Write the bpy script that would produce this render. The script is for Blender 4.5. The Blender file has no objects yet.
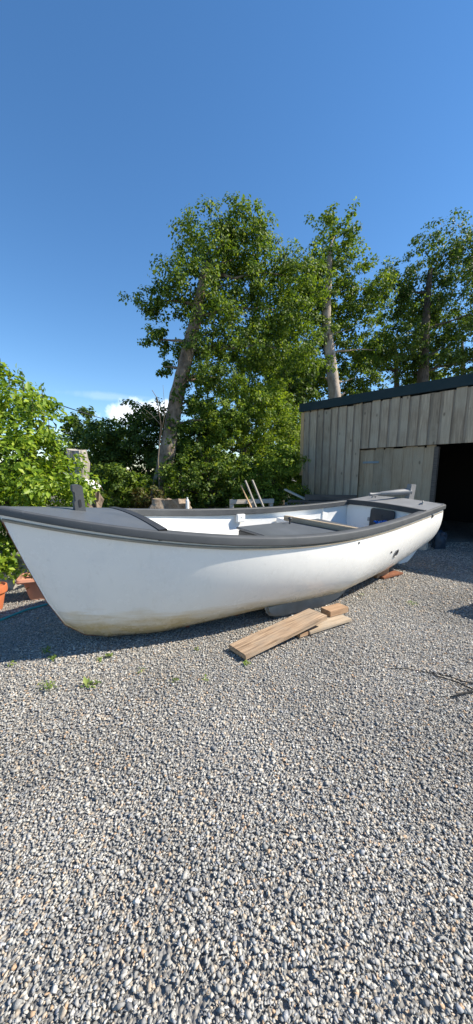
import bpy, bmesh, math, random
import numpy as np
from mathutils import Vector, Matrix

rng = np.random.default_rng(7)
random.seed(7)
SC = bpy.context.scene
COL = SC.collection
R = math.radians

# ------------------------------------------------------------------ camera
CAM_H = 1.55
F = 357.0
PITCH = math.atan((540.5 - 475) / F)
fw = np.array([0, math.cos(PITCH), -math.sin(PITCH)])
up = np.array([0, math.sin(PITCH), math.cos(PITCH)])
rt = np.array([1.0, 0, 0])
C0 = np.array([0, 0, CAM_H])
cam = bpy.data.cameras.new('camera')
camo = bpy.data.objects.new('camera', cam)
COL.objects.link(camo)
camo.location = (0, 0, CAM_H)
camo.rotation_euler = (math.pi / 2 - PITCH, 0, 0)
cam.sensor_fit = 'VERTICAL'
cam.sensor_height = 24
cam.lens = F / 1024 * 24
cam.shift_y = 28.5 / 1024
cam.clip_start = 0.05
cam.clip_end = 2000
SC.camera = camo


def ray(x, y):
    return fw + rt * (x - 236.5) / F - up * (y - 540.5) / F


def at(x, y, Y):                       # survey helper: image direction + ground distance -> metres
    r = ray(x, y)
    return C0 + r * Y / r[1]


def gnd(x, y, z=0.0):
    r = ray(x, y)
    return C0 + r * (z - CAM_H) / r[2]


# ------------------------------------------------------------------ tagging
def tag(o, label=None, cat=None, group=None, kind=None):
    if label: o['label'] = label
    if cat: o['category'] = cat
    if group: o['group'] = group
    if kind: o['kind'] = kind
    return o


def empty(name, loc=(0, 0, 0), rz=0, label=None, cat=None, group=None):
    o = bpy.data.objects.new(name, None)
    COL.objects.link(o)
    o.location = loc
    o.rotation_euler = (0, 0, rz)
    o.empty_display_size = .1
    return tag(o, label, cat, group)


def link(name, me, mat, parent=None):
    o = bpy.data.objects.new(name, me)
    COL.objects.link(o)
    if mat: me.materials.append(mat)
    if parent: o.parent = parent
    return o


class MB:
    def __init__(s):
        s.bm = bmesh.new()

    def box(s, c, size, rot=None, bev=0.0, jit=0.0):
        m = Matrix.Translation(Vector(c))
        if rot is not None:
            m = m @ (rot if isinstance(rot, Matrix) else Matrix.Rotation(rot, 4, 'Z'))
        m = m @ Matrix.Diagonal((size[0], size[1], size[2], 1))
        t = bmesh.new()
        bmesh.ops.create_cube(t, size=1.0, matrix=m)
        if jit:
            for v in t.verts: v.co += Vector([random.uniform(-jit, jit) for _ in range(3)])
        if bev:
            bmesh.ops.bevel(t, geom=list(t.edges), offset=bev, segments=2, affect='EDGES', clamp_overlap=True)
        s.add(t)
        return s

    def add(s, t):
        me = bpy.data.meshes.new('t')
        t.to_mesh(me); t.free()
        s.bm.from_mesh(me)
        bpy.data.meshes.remove(me)

    def prism(s, pts, h0, h1, mat=None, bev=0.0):
        """polygon pts in XY extruded h0..h1 along Z, then placed by mat"""
        t = bmesh.new()
        a = [t.verts.new((p[0], p[1], h0)) for p in pts]
        b = [t.verts.new((p[0], p[1], h1)) for p in pts]
        n = len(pts)
        t.faces.new(a[::-1]); t.faces.new(b)
        for i in range(n):
            t.faces.new((a[i], a[(i + 1) % n], b[(i + 1) % n], b[i]))
        bmesh.ops.recalc_face_normals(t, faces=t.faces)
        if bev:
            bmesh.ops.bevel(t, geom=list(t.edges), offset=bev, segments=2, affect='EDGES', clamp_overlap=True)
        if mat is not None: bmesh.ops.transform(t, matrix=mat, verts=t.verts)
        s.add(t)
        return s

    def tube(s, pts, rad, n=10, noise=0.0, cap=True, seed=0):
        pts = [Vector(p) for p in pts]
        k = len(pts)
        if not hasattr(rad, '__len__'): rad = [rad] * k
        rr = random.Random(seed)
        t = bmesh.new()
        rings = []
        ref = Vector((0, 0, 1))
        d0 = (pts[1] - pts[0]).normalized()
        if abs(d0.z) > .9: ref = Vector((0, 1, 0))
        for i in range(k):
            d = (pts[min(i + 1, k - 1)] - pts[max(i - 1, 0)]).normalized()
            a = d.cross(ref).normalized(); b = a.cross(d).normalized()
            ring = []
            for j in range(n):
                an = 2 * math.pi * j / n
                q = rad[i] * (1 + rr.uniform(-noise, noise))
                ring.append(t.verts.new(pts[i] + a * math.cos(an) * q + b * math.sin(an) * q))
            rings.append(ring)
        for i in range(k - 1):
            for j in range(n):
                t.faces.new((rings[i][j], rings[i][(j + 1) % n], rings[i + 1][(j + 1) % n], rings[i + 1][j]))
        if cap:
            t.faces.new(rings[0][::-1]); t.faces.new(rings[-1])
        bmesh.ops.recalc_face_normals(t, faces=t.faces)
        s.add(t)
        return s

    def lathe(s, prof, c=(0, 0, 0), n=32):
        t = bmesh.new()
        rings = [[t.verts.new((c[0] + r * math.cos(2 * math.pi * j / n), c[1] + r * math.sin(2 * math.pi * j / n), c[2] + z)) for j in range(n)] for r, z in prof]
        for i in range(len(rings) - 1):
            for j in range(n):
                t.faces.new((rings[i][j], rings[i][(j + 1) % n], rings[i + 1][(j + 1) % n], rings[i + 1][j]))
        t.faces.new(rings[0][::-1]); t.faces.new(rings[-1])
        s.add(t)
        return s

    def build(s, name, mat, parent=None, smooth=False, angle=None):
        me = bpy.data.meshes.new(name)
        s.bm.to_mesh(me); s.bm.free()
        if smooth:
            me.polygons.foreach_set('use_smooth', [True] * len(me.polygons))
            if angle: me.set_sharp_from_angle(angle=R(angle))
        return link(name, me, mat, parent)


def grid_mesh(name, P, mat, parent=None, smooth=True, angle=None):
    """P: array (n,m,3)"""
    n, m = P.shape[:2]
    v = P.reshape(-1, 3).tolist()
    f = [(i * m + j, i * m + j + 1, (i + 1) * m + j + 1, (i + 1) * m + j) for i in range(n - 1) for j in range(m - 1)]
    me = bpy.data.meshes.new(name)
    me.from_pydata(v, [], f)
    b = bmesh.new(); b.from_mesh(me)
    bmesh.ops.remove_doubles(b, verts=b.verts, dist=1e-5)
    bmesh.ops.recalc_face_normals(b, faces=b.faces)
    b.to_mesh(me); b.free()
    if smooth:
        me.polygons.foreach_set('use_smooth', [True] * len(me.polygons))
        if angle: me.set_sharp_from_angle(angle=R(angle))
    return link(name, me, mat, parent)


def np_mesh(name, V, FA, mat, parent=None, smooth=False):
    """V (n,3) floats, FA (k,3|4) ints"""
    me = bpy.data.meshes.new(name)
    k, w = FA.shape
    me.vertices.add(len(V)); me.vertices.foreach_set('co', V.astype(np.float32).ravel())
    me.loops.add(k * w); me.loops.foreach_set('vertex_index', FA.astype(np.int32).ravel())
    me.polygons.add(k)
    me.polygons.foreach_set('loop_start', np.arange(0, k * w, w, dtype=np.int32))
    if smooth: me.polygons.foreach_set('use_smooth', np.ones(k, dtype=bool))
    me.update(calc_edges=True)
    return link(name, me, mat, parent)


# ------------------------------------------------------------------ materials
class NT:
    def __init__(s, name):
        s.m = bpy.data.materials.new(name)
        s.m.use_nodes = True
        s.t = s.m.node_tree
        s.N = s.t.nodes
        s.N.clear()
        s.out = s.N.new('ShaderNodeOutputMaterial')
        s.tc = s.N.new('ShaderNodeTexCoord')

    def new(s, ty, **k):
        n = s.N.new('ShaderNode' + ty)
        for a, b in k.items(): setattr(n, a, b)
        return n

    def L(s, a, b): s.t.links.new(a, b)

    def mapc(s, scale=(1, 1, 1), coord='Object', rot=(0, 0, 0), loc=(0, 0, 0)):
        m = s.new('Mapping')
        m.inputs['Scale'].default_value = scale
        m.inputs['Rotation'].default_value = rot
        m.inputs['Location'].default_value = loc
        s.L(s.tc.outputs[coord], m.inputs[0])
        return m.outputs[0]

    def noise(s, vec, scale=5, detail=4, rough=.55, dist=0):
        n = s.new('TexNoise')
        n.inputs['Scale'].default_value = scale
        n.inputs['Detail'].default_value = detail
        n.inputs['Roughness'].default_value = rough
        n.inputs['Distortion'].default_value = dist
        if vec is not None: s.L(vec, n.inputs['Vector'])
        return n.outputs['Fac']

    def ramp(s, fac, stops, interp='LINEAR'):
        r = s.new('ValToRGB')
        r.color_ramp.interpolation = interp
        e = r.color_ramp.elements
        while len(e) < len(stops): e.new(.5)
        for i, (p, c) in enumerate(stops):
            e[i].position = p
            e[i].color = (*c, 1) if hasattr(c, '__len__') else (c, c, c, 1)
        s.L(fac, r.inputs[0])
        return r.outputs[0]

    def mix(s, fac, a, b, mode='MIX'):
        m = s.new('Mix', data_type='RGBA', blend_type=mode)
        for x, i in ((fac, 0), (a, 6), (b, 7)):
            if hasattr(x, 'is_linked'): s.L(x, m.inputs[i])
            elif i == 0: m.inputs[0].default_value = x
            else: m.inputs[i].default_value = (*x, 1) if hasattr(x, '__len__') else (x, x, x, 1)
        return m.outputs[2]

    def math(s, op, a, b=0.0):
        m = s.new('Math', operation=op)
        for x, i in ((a, 0), (b, 1)):
            if hasattr(x, 'is_linked'): s.L(x, m.inputs[i])
            else: m.inputs[i].default_value = x
        return m.outputs[0]

    def mrange(s, v, a, b, c=0, d=1):
        m = s.new('MapRange')
        s.L(v, m.inputs[0])
        for i, x in enumerate((a, b, c, d)): m.inputs[i + 1].default_value = x
        return m.outputs[0]

    def sep(s, coord='Object'):
        n = s.new('SeparateXYZ')
        s.L(s.tc.outputs[coord], n.inputs[0])
        return n.outputs

    def rand(s):
        return s.new('NewGeometry').outputs['Random Per Island']

    def bsdf(s, color, rough=.5, bump=None, bstr=.3, bdist=.01, spec=.5, metal=0):
        p = s.new('BsdfPrincipled')
        for x, nm in ((color, 'Base Color'), (rough, 'Roughness')):
            if hasattr(x, 'is_linked'): s.L(x, p.inputs[nm])
            else: p.inputs[nm].default_value = (*x, 1) if hasattr(x, '__len__') else x
        p.inputs['Specular IOR Level'].default_value = spec
        p.inputs['Metallic'].default_value = metal
        if bump is not None:
            b = s.new('Bump')
            b.inputs['Strength'].default_value = bstr
            b.inputs['Distance'].default_value = bdist
            s.L(bump, b.inputs['Height'])
            s.L(b.outputs[0], p.inputs['Normal'])
        s.L(p.outputs[0], s.out.inputs[0])
        s.p = p
        return s.m


def m_paint(name, col, rough=.45, var=.12, wear=None, wscale=6, bs=.15):
    t = NT(name)
    v = t.mapc()
    n = t.noise(v, wscale, 6, .6)
    c = t.mix(t.mrange(n, .3, .75), tuple(x * (1 - var) for x in col), tuple(min(1, x * (1 + var)) for x in col))
    if wear:
        n2 = t.noise(v, 23, 8, .7)
        c = t.mix(t.mrange(n2, .62, .72, 0, .75), c, wear)
    n3 = t.noise(v, 90, 3, .5)
    ro = t.mrange(n, .3, .7, rough - .08, rough + .1)
    return t.bsdf(c, ro, n3, bs, .003)


def m_wood(name, c0, c1, axis='z', scale=1.0, rough=.8, knots=True, grey=None, gsc=1.5):
    t = NT(name)
    st = {'x': (.6, 9, 9), 'y': (9, .6, 9), 'z': (9, 9, .6)}[axis]
    rv = t.rand()
    add = t.new('VectorMath', operation='ADD')
    comb = t.new('CombineXYZ')
    for i, k in enumerate((13.1, 7.7, 29.3)): t.L(t.math('MULTIPLY', rv, k), comb.inputs[i])
    t.L(t.tc.outputs['Object'], add.inputs[0]); t.L(comb.outputs[0], add.inputs[1])
    mp = t.new('Mapping'); mp.inputs['Scale'].default_value = st
    t.L(add.outputs[0], mp.inputs[0])
    g = t.noise(mp.outputs[0], 3.5 * scale, 8, .62, .6)
    g2 = t.noise(mp.outputs[0], 16 * scale, 4, .6)
    c = t.ramp(g, [(.28, c0), (.5, tuple((a + b) / 2 for a, b in zip(c0, c1))), (.72, c1)])
    tint = t.ramp(rv, [(0, .74), (.3, .9), (.6, 1.03), (1, 1.18)])
    c = t.mix(1.0, c, tint, 'MULTIPLY')
    if grey is not None:
        blot = t.noise(add.outputs[0], gsc, 5, .6)
        c = t.mix(t.mrange(blot, .42, .66, 0, .8), c, grey)
    c = t.mix(t.mrange(g2, .6, .75, 0, .45), c, tuple(x * .35 for x in c0))
    if knots:
        vo = t.new('TexVoronoi'); vo.inputs['Scale'].default_value = 1.0
        mp2 = t.new('Mapping'); mp2.inputs['Scale'].default_value = {'x': (2.2, 5, 5), 'y': (5, 2.2, 5), 'z': (5, 5, 2.6)}[axis]
        t.L(add.outputs[0], mp2.inputs[0]); t.L(mp2.outputs[0], vo.inputs['Vector'])
        k = t.mrange(vo.outputs['Distance'], .06, .14, .6, 0)
        c = t.mix(k, c, tuple(x * .25 for x in c0))
    return t.bsdf(c, rough, g, .5, .006, .25)


def m_leaf(name, stops, trans=.35, rough=.55, spec=.28):
    t = NT(name)
    rv = t.rand()
    c = t.ramp(rv, stops)
    p = t.new('BsdfPrincipled')
    t.L(c, p.inputs['Base Color'])
    p.inputs['Roughness'].default_value = rough
    p.inputs['Specular IOR Level'].default_value = spec
    tr = t.new('BsdfTranslucent')
    hs = t.mix(1.0, c, (1.5, 1.45, .55), 'MULTIPLY')
    t.L(hs, tr.inputs[0])
    mx = t.new('MixShader'); mx.inputs[0].default_value = trans
    t.L(p.outputs[0], mx.inputs[1]); t.L(tr.outputs[0], mx.inputs[2])
    t.L(mx.outputs[0], t.out.inputs[0])
    return t.m


def m_bark(name, c0, c1, lich=None, scale=6):
    t = NT(name)
    v = t.mapc((1, 1, .35))
    n = t.noise(v, scale, 8, .65, .5)
    n2 = t.noise(t.mapc(), scale * .45, 4, .6)
    c = t.ramp(n, [(.38, c0), (.62, c1)])
    c = t.mix(t.mrange(t.noise(t.mapc((1, 1, .6)), scale * .7, 6, .7), .56, .66, 0, .75), c, tuple(x * .35 for x in c0))
    if lich: c = t.mix(t.mrange(n2, .5, .68, 0, .7), c, lich)
    return t.bsdf(c, .9, n, .8, .03, .2)


def m_gravel():
    t = NT('gravel_stone')
    rv = t.rand()
    c = t.ramp(rv, [(0, (.19, .19, .19)), (.09, (.28, .275, .26)), (.30, (.365, .352, .325)), (.54, (.45, .43, .385)), (.70, (.53, .495, .43)),
                    (.79, (.46, .38, .29)), (.885, (.48, .33, .21)), (.915, (.33, .335, .345)), (.97, (.60, .58, .54))], 'CONSTANT')
    n = t.noise(t.mapc(), 260, 3, .6)
    c = t.mix(1, c, t.ramp(n, [(.3, .72), (.7, 1.22)]), 'MULTIPLY')
    big = t.noise(t.mapc(), .9, 3, .5)
    c = t.mix(1, c, t.ramp(big, [(.35, .86), (.65, 1.08)]), 'MULTIPLY')
    return t.bsdf(c, .85, n, .3, .002, .3)


def m_ground():
    t = NT('gravel_ground')
    v = t.mapc()
    vo = t.new('TexVoronoi'); vo.inputs['Scale'].default_value = 70
    t.L(v, vo.inputs['Vector'])
    c = t.ramp(t.new('SeparateColor').outputs[0], [(0, .2), (1, .3)])
    sp = t.new('SeparateColor'); t.L(vo.outputs['Color'], sp.inputs[0])
    c = t.ramp(sp.outputs[0], [(0, (.17, .17, .165)), (.3, (.26, .255, .245)), (.6, (.36, .345, .315)), (.85, (.40, .33, .25)), (1, (.50, .48, .45))])
    c = t.mix(t.mrange(vo.outputs['Distance'], .3, .75, 0, .5), c, .16)
    big = t.noise(v, .9, 3, .5)
    c = t.mix(1, c, t.ramp(big, [(.35, .8), (.65, 1.05)]), 'MULTIPLY')
    inv = t.math('SUBTRACT', 1.0, vo.outputs['Distance'])
    return t.bsdf(c, .9, inv, 1.0, .015, .25)


GREY = (.085, .10, .12)
M = {}
M['ground'] = m_ground()
M['gravel'] = m_gravel()
M['grey'] = m_paint('grey_boat_paint', (.066, .070, .074), .55, .14, (.14, .143, .147))
M['keelpaint'] = m_paint('worn_keel_paint', (.22, .205, .18), .7, .3, (.09, .08, .068), 5)
M['beige'] = m_paint('beige_line', (.30, .255, .19), .6, .2)
M['deck'] = m_paint('deck_paint', (.092, .102, .114), .5, .12, (.16, .165, .17), 4)
M['charcoal'] = m_paint('charcoal_paint', (.032, .034, .037), .6, .15)
M['palegrey'] = m_paint('pale_grey_paint', (.19, .194, .20), .55, .14)
M['white_in'] = m_paint('white_inner_paint', (.80, .80, .78), .5, .05, (.55, .53, .48), 3)
M['shed_up'] = m_wood('weathered_cladding', (.22, .168, .115), (.50, .405, .295), 'z', 1.0, .9, True, (.43, .37, .28), 1.1)
M['shed_rec'] = m_wood('recessed_cladding', (.19, .15, .11), (.40, .335, .255), 'z', 1.0, .9, False, (.34, .30, .25), 1.1)
M['shed_low'] = m_wood('weathered_door_boards', (.22, .165, .105), (.42, .34, .235), 'z', 1.0, .9, True, (.36, .31, .23), 1.3)
M['pale_plank'] = m_wood('sawn_plank', (.10, .06, .035), (.50, .36, .24), 'x', 1.6, .85, False, (.31, .25, .19), 3.5)
M['stick_grey'] = m_wood('grey_stick', (.17, .155, .14), (.32, .30, .27), 'z', 1.0, .85, False)
M['tan_plank'] = m_wood('tan_plank', (.25, .19, .13), (.46, .37, .27), 'x', 1.0, .8, False, (.36, .30, .23), 3)
M['grey_plank'] = m_wood('grey_plank', (.34, .30, .25), (.55, .50, .43), 'x', 1.0, .8, False, (.48, .45, .40), 3)
M['brown_block'] = m_wood('brown_block', (.22, .13, .075), (.40, .27, .17), 'x', 1.0, .8, False)
M['oar_wood'] = m_wood('oiled_bar', (.27, .20, .13), (.46, .37, .26), 'y', 1.0, .6, False)
M['dark_plank'] = m_wood('old_dark_timber', (.05, .045, .04), (.13, .115, .10), 'x', 1.0, .9, False)
M['hinge'] = m_paint('faded_blue_strap', (.20, .26, .29), .7, .15)
M['shade_dark'] = m_paint('shade_dark_boards', (.018, .017, .016), .95, .3)  # near-black colour puts the doorway's deep shade into the shed back wall
M['orange_board'] = m_wood('fresh_corner_board', (.40, .25, .12), (.56, .38, .20), 'z', 1.0, .7, False)
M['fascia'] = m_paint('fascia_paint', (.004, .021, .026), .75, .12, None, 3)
M['roof'] = m_paint('roof_sheet', (.08, .09, .10), .5, .1)
M['terracotta'] = m_paint('terracotta', (.52, .24, .15), .75, .15, (.55, .36, .27))
M['orange_pot'] = m_paint('orange_pot_clay', (.50, .15, .06), .6, .12)
M['teal'] = m_paint('teal_hose', (.03, .26, .27), .45, .1)
M['soil'] = m_paint('potting_soil', (.05, .035, .025), .95, .3, None, 30, .6)
M['earth'] = m_paint('garden_earth', (.11, .10, .06), .95, .35, (.08, .13, .03), 5, .6)
M['rust'] = m_paint('rusty_iron', (.20, .075, .035), .85, .35, (.30, .13, .06), 20)
M['blue'] = m_paint('blue_plastic', (.02, .17, .62), .35, .15)
M['blue_dim'] = m_paint('blue_sheeting', (.012, .03, .055), .6, .2)
M['whiteplastic'] = m_paint('white_plastic', (.78, .78, .76), .4, .05)
M['steel'] = m_paint('dull_steel', (.25, .25, .25), .4, .1)
M['black'] = m_paint('black_rubber', (.02, .02, .022), .5, .1)
M['wire'] = m_paint('cable_black', (.03, .035, .05), .6, .1)
M['branch_shade'] = m_bark('branch_shadow_dark', (.02, .02, .02), (.05, .048, .045), None, 20)  # near-black tone for the twig shadow modelled on the gravel
M['bark_pale'] = m_bark('grey_brown_bark', (.10, .075, .055), (.27, .21, .155), (.34, .285, .225), 5)
M['bark_birch'] = m_bark('pale_bark', (.25, .20, .155), (.50, .43, .36), (.18, .14, .11), 4)
M['bark_dark'] = m_bark('dark_bark', (.05, .04, .03), (.12, .10, .08))
M['stone'] = m_bark('lichened_stone', (.20, .18, .15), (.42, .385, .34), (.50, .47, .42), 7)
M['stump'] = m_bark('stump_wood', (.16, .115, .08), (.38, .30, .225), (.44, .37, .29), 9)


def m_hull():
    t = NT('white_hull_gelcoat')
    s = t.sep()
    v = t.mapc()
    n = t.noise(v, 1.6, 5, .6)
    n2 = t.noise(t.mapc((3, 3, 14)), 2.5, 6, .65)
    base = t.mix(t.mrange(n, .35, .7), (.84, .82, .775), (.79, .775, .74))
    # tide-line staining low on the bottom: streaks along the planking, with a bald patch at the forefoot
    n2 = t.noise(t.mapc((.9, .9, 9)), 2.2, 7, .65, .4)
    n4 = t.noise(t.mapc((2.5, 2.5, 5)), 1.7, 5, .6)
    hgt = t.math('ADD', s[2], t.math('MULTIPLY', t.math('SUBTRACT', n2, .5), .34))
    hgt = t.math('ADD', hgt, t.math('MULTIPLY', t.math('SUBTRACT', n4, .5), .22))
    hgt = t.math('ADD', hgt, t.math('MULTIPLY', s[0], .015))
    st = t.mrange(hgt, .43, .20, 0, .82)
    c = t.mix(st, base, (.50, .355, .125))
    st2 = t.mrange(hgt, .16, .05, 0, .75)
    c = t.mix(st2, c, (.17, .125, .08))
    scr = t.noise(t.mapc((2, 2, 30)), 9, 5, .7)
    low = t.mrange(s[2], .62, .25, 0, 1)
    c = t.mix(t.math('MULTIPLY', t.mrange(scr, .62, .68, 0, .6), low), c, (.88, .87, .84))
    dirt = t.noise(v, 14, 8, .7)
    c = t.mix(t.mrange(dirt, .62, .74, 0, .4), c, (.46, .43, .38))
    run = t.noise(t.mapc((7, 7, .5)), 2.6, 6, .7)
    c = t.mix(t.mrange(run, .56, .74, 0, .3), c, (.58, .55, .49))
    chalk = t.noise(v, 3.2, 6, .7)
    c = t.mix(t.mrange(chalk, .55, .62, 0, .22), c, (.72, .71, .69))
    ro = t.mrange(chalk, .4, .65, .17, .36)
    return t.bsdf(c, ro, t.noise(v, 5, 3, .5), .12, .01, .5)


M['hull'] = m_hull()
M['laurel'] = m_leaf('laurel_leaf', [(0, (.06, .12, .012)), (.4, (.14, .235, .018)), (.75, (.235, .335, .03)), (1, (.36, .43, .05))], .38, .45, .3)
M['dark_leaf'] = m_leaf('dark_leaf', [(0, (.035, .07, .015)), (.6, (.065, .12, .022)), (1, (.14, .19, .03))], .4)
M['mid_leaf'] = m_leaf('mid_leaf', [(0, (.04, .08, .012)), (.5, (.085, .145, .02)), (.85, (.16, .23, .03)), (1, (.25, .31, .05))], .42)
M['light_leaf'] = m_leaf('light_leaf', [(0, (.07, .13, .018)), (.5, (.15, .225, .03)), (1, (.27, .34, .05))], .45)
M['brown_leaf'] = m_leaf('brown_leaf', [(0, (.07, .05, .02)), (.5, (.10, .09, .025)), (1, (.06, .10, .02))], .3)
M['weed'] = m_leaf('weed_leaf', [(0, (.08, .14, .025)), (.6, (.15, .23, .04)), (1, (.26, .31, .08))], .35)

# ------------------------------------------------------------------ sky and sun
SUN = Vector((1.06, -.03, 1.0)).normalized()
el = math.asin(SUN.z)
world = bpy.data.worlds.new('World'); SC.world = world
world.use_nodes = True
wt = world.node_tree; wt.nodes.clear()
wo = wt.nodes.new('ShaderNodeOutputWorld'); bg = wt.nodes.new('ShaderNodeBackground')
sky = wt.nodes.new('ShaderNodeTexSky'); sky.sky_type = 'NISHITA'
sky.sun_disc = False
sky.sun_elevation = el
sky.sun_rotation = math.atan2(SUN.x, SUN.y)
sky.air_density = 1.0; sky.dust_density = .0; sky.ozone_density = 3.0
bg.inputs[1].default_value = .11


def wn(ty, **k):
    n = wt.nodes.new('ShaderNode' + ty)
    for a, b in k.items(): setattr(n, a, b)
    return n


def wl(a, b): wt.links.new(a, b)


tcw = wn('TexCoord')
nrm = wn('VectorMath', operation='NORMALIZE'); wl(tcw.outputs['Generated'], nrm.inputs[0])


def cloud(px, py, wx, wz, seed, amt):
    d = ray(px, py); d = d / np.linalg.norm(d)
    az = Vector((d[1], -d[0], 0)).normalized()          # sideways direction at the cloud
    sub = wn('VectorMath', operation='SUBTRACT'); wl(nrm.outputs[0], sub.inputs[0]); sub.inputs[1].default_value = d
    dx = wn('VectorMath', operation='DOT_PRODUCT'); wl(sub.outputs[0], dx.inputs[0]); dx.inputs[1].default_value = az
    sz = wn('SeparateXYZ'); wl(sub.outputs[0], sz.inputs[0])

    def mth(op, a, b):
        m = wn('Math', operation=op)
        for x, i in ((a, 0), (b, 1)):
            if hasattr(x, 'is_linked'): wl(x, m.inputs[i])
            else: m.inputs[i].default_value = x
        return m.outputs[0]
    a = mth('DIVIDE', dx.outputs['Value'], wx); b = mth('DIVIDE', sz.outputs[2], wz)
    r = mth('SQRT', mth('ADD', mth('MULTIPLY', a, a), mth('MULTIPLY', b, b)), 0)
    dt = wn('VectorMath', operation='DOT_PRODUCT'); wl(nrm.outputs[0], dt.inputs[0]); dt.inputs[1].default_value = d
    front = mth('GREATER_THAN', dt.outputs['Value'], 0.0)
    n = wn('TexNoise'); n.inputs['Scale'].default_value = seed; n.inputs['Detail'].default_value = 7; n.inputs['Roughness'].default_value = .6
    wl(nrm.outputs[0], n.inputs['Vector'])
    f = mth('ADD', mth('SUBTRACT', 1.0, r), mth('MULTIPLY', mth('SUBTRACT', n.outputs['Fac'], .5), 2.2))
    mr = wn('MapRange'); wl(f, mr.inputs[0])
    mr.inputs[1].default_value = .15; mr.inputs[2].default_value = .75; mr.inputs[3].default_value = 0; mr.inputs[4].default_value = amt
    return mth('MULTIPLY', mr.outputs[0], front)


hs = wn('HueSaturation'); hs.inputs['Saturation'].default_value = 1.2; hs.inputs['Value'].default_value = 1.0
wl(sky.outputs[0], hs.inputs['Color'])
prev = hs.outputs[0]
for args in ((133, 415, .115, .038, 13, 1.0), (156, 412, .07, .036, 16, 1.0), (112, 433, .07, .012, 20, .35), (66, 432, .03, .008, 25, .3), (120, 397, .16, .012, 9, .12)):
    f = cloud(*args)
    mx = wn('Mix', data_type='RGBA'); wl(f, mx.inputs[0]); wl(prev, mx.inputs[6]); mx.inputs[7].default_value = (8.2, 8.6, 9.2, 1)
    prev = mx.outputs[2]
wl(prev, bg.inputs[0]); wl(bg.outputs[0], wo.inputs[0])

sl = bpy.data.lights.new('sun', 'SUN'); sl.energy = 5.0; sl.angle = R(.53); sl.color = (1, .92, .79)
so = bpy.data.objects.new('sun', sl); COL.objects.link(so)
so.rotation_euler = SUN.to_track_quat('Z', 'Y').to_euler()
so.location = (20, 2, 20)
SC.view_settings.view_transform = 'Standard'
SC.view_settings.look = 'None'
SC.view_settings.exposure = .85
SC.view_settings.gamma = 1
SC.view_settings.use_curve_mapping = False
SC.cycles.max_bounces = 6
SC.cycles.transparent_max_bounces = 6
SC.cycles.use_denoising = True

# ------------------------------------------------------------------ ground
b = MB()
bmesh.ops.create_grid(b.bm, x_segments=8, y_segments=8, size=400)
tag(b.build('ground', M['ground']), kind='structure')
# garden earth behind the yard
b = MB()
pts = [(-60, 4.9), (-4.2, 4.75), (-2.6, 6.2), (-1.5, 8.3), (1.2, 9.2), (1.9, 10.9), (-2.0, 15.0), (6, 24), (60, 60), (-60, 60)]
vs = [b.bm.verts.new((x, y, .006)) for x, y in pts]; b.bm.faces.new(vs)
tag(b.build('garden_earth', M['earth']), kind='structure')


def stones(name, bands, mat):
    protos = []
    for k in range(14):                     # broken stone: convex hulls of a few scattered points
        q = bmesh.new()
        for v in rng.normal(0, 1, (11, 3)):
            v = v / np.linalg.norm(v) * rng.uniform(.8, 1.15); q.verts.new(v.tolist())
        h_ = bmesh.ops.convex_hull(q, input=list(q.verts))
        bmesh.ops.delete(q, geom=[v for v in q.verts if not v.link_faces], context='VERTS')
        q.verts.ensure_lookup_table(); q.verts.index_update()
        protos.append((np.array([v.co[:] for v in q.verts]), np.array([[v.index for v in f.verts] for f in q.faces]))); q.free()
    allV = []; allF = []; off = 0
    for (y0, y1, dens, s0, s1) in bands:
        wmax = 1.42 * y1 / 2 + 1.9
        n = int(dens * (y1 - y0) * 2 * wmax)
        P = np.column_stack([rng.uniform(-wmax, wmax, n), rng.uniform(y0, y1, n)])
        keep = np.abs(P[:, 0]) < .71 * P[:, 1] + 1.7
        P = P[keep]
        fld = np.sin(P[:, 0] * 3.1 + 1.3 * np.sin(P[:, 1] * 2.2)) * np.sin(P[:, 1] * 2.7 + 1.7 * np.sin(P[:, 0] * 1.4)) + .5 * np.sin(P[:, 0] * 7.3 + P[:, 1] * 5.1)
        P = P[rng.uniform(0, 1, len(P)) < np.clip(1.05 - .34 * np.maximum(fld, 0), .4, 1)]; n = len(P)
        S = rng.uniform(s0, s1, n) * np.exp(rng.normal(0, .25, n))
        # cut off what would lie inside the soft bed at the left edge of the yard
        ang = rng.uniform(0, 2 * np.pi, n)
        til = rng.normal(0, .35, n); til2 = rng.uniform(0, 2 * np.pi, n)
        sc = np.column_stack([S * rng.uniform(.8, 1.25, n), S * rng.uniform(.6, 1.0, n), S * rng.uniform(.28, .52, n)]) / 2
        pi = rng.integers(0, len(protos), n)
        hh = rng.uniform(-.2, .8, n) * sc[:, 2] + .004 + .006 * (np.sin(P[:, 0] * 2.3 + 1) * np.sin(P[:, 1] * 1.9) + 1) * .5
        for k, (BV, BF) in enumerate(protos):
            w = np.where(pi == k)[0]
            V = BV[None] * sc[w][:, None, :]
            c, s = np.cos(til[w])[:, None], np.sin(til[w])[:, None]
            y = V[:, :, 1] * c - V[:, :, 2] * s; z = V[:, :, 1] * s + V[:, :, 2] * c; x = V[:, :, 0]
            c, s = np.cos(ang[w])[:, None], np.sin(ang[w])[:, None]
            V = np.stack([x * c - y * s + P[w, :1], x * s + y * c + P[w, 1:2], z + hh[w][:, None]], -1)
            allV.append(V.reshape(-1, 3))
            allF.append((BF[None] + (np.arange(len(w)) * len(BV))[:, None, None] + off).reshape(-1, 3)); off += len(w) * len(BV)
    return np_mesh(name, np.concatenate(allV), np.concatenate(allF), mat)


g = stones('gravel', [(.45, 1.5, 12500, .006, .019), (1.5, 2.6, 8500, .008, .020), (2.6, 3.8, 7000, .009, .020), (3.8, 5.4, 4500, .012, .022), (5.4, 8.2, 1100, .02, .033)], M['gravel'])
tag(g, kind='stuff')

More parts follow.
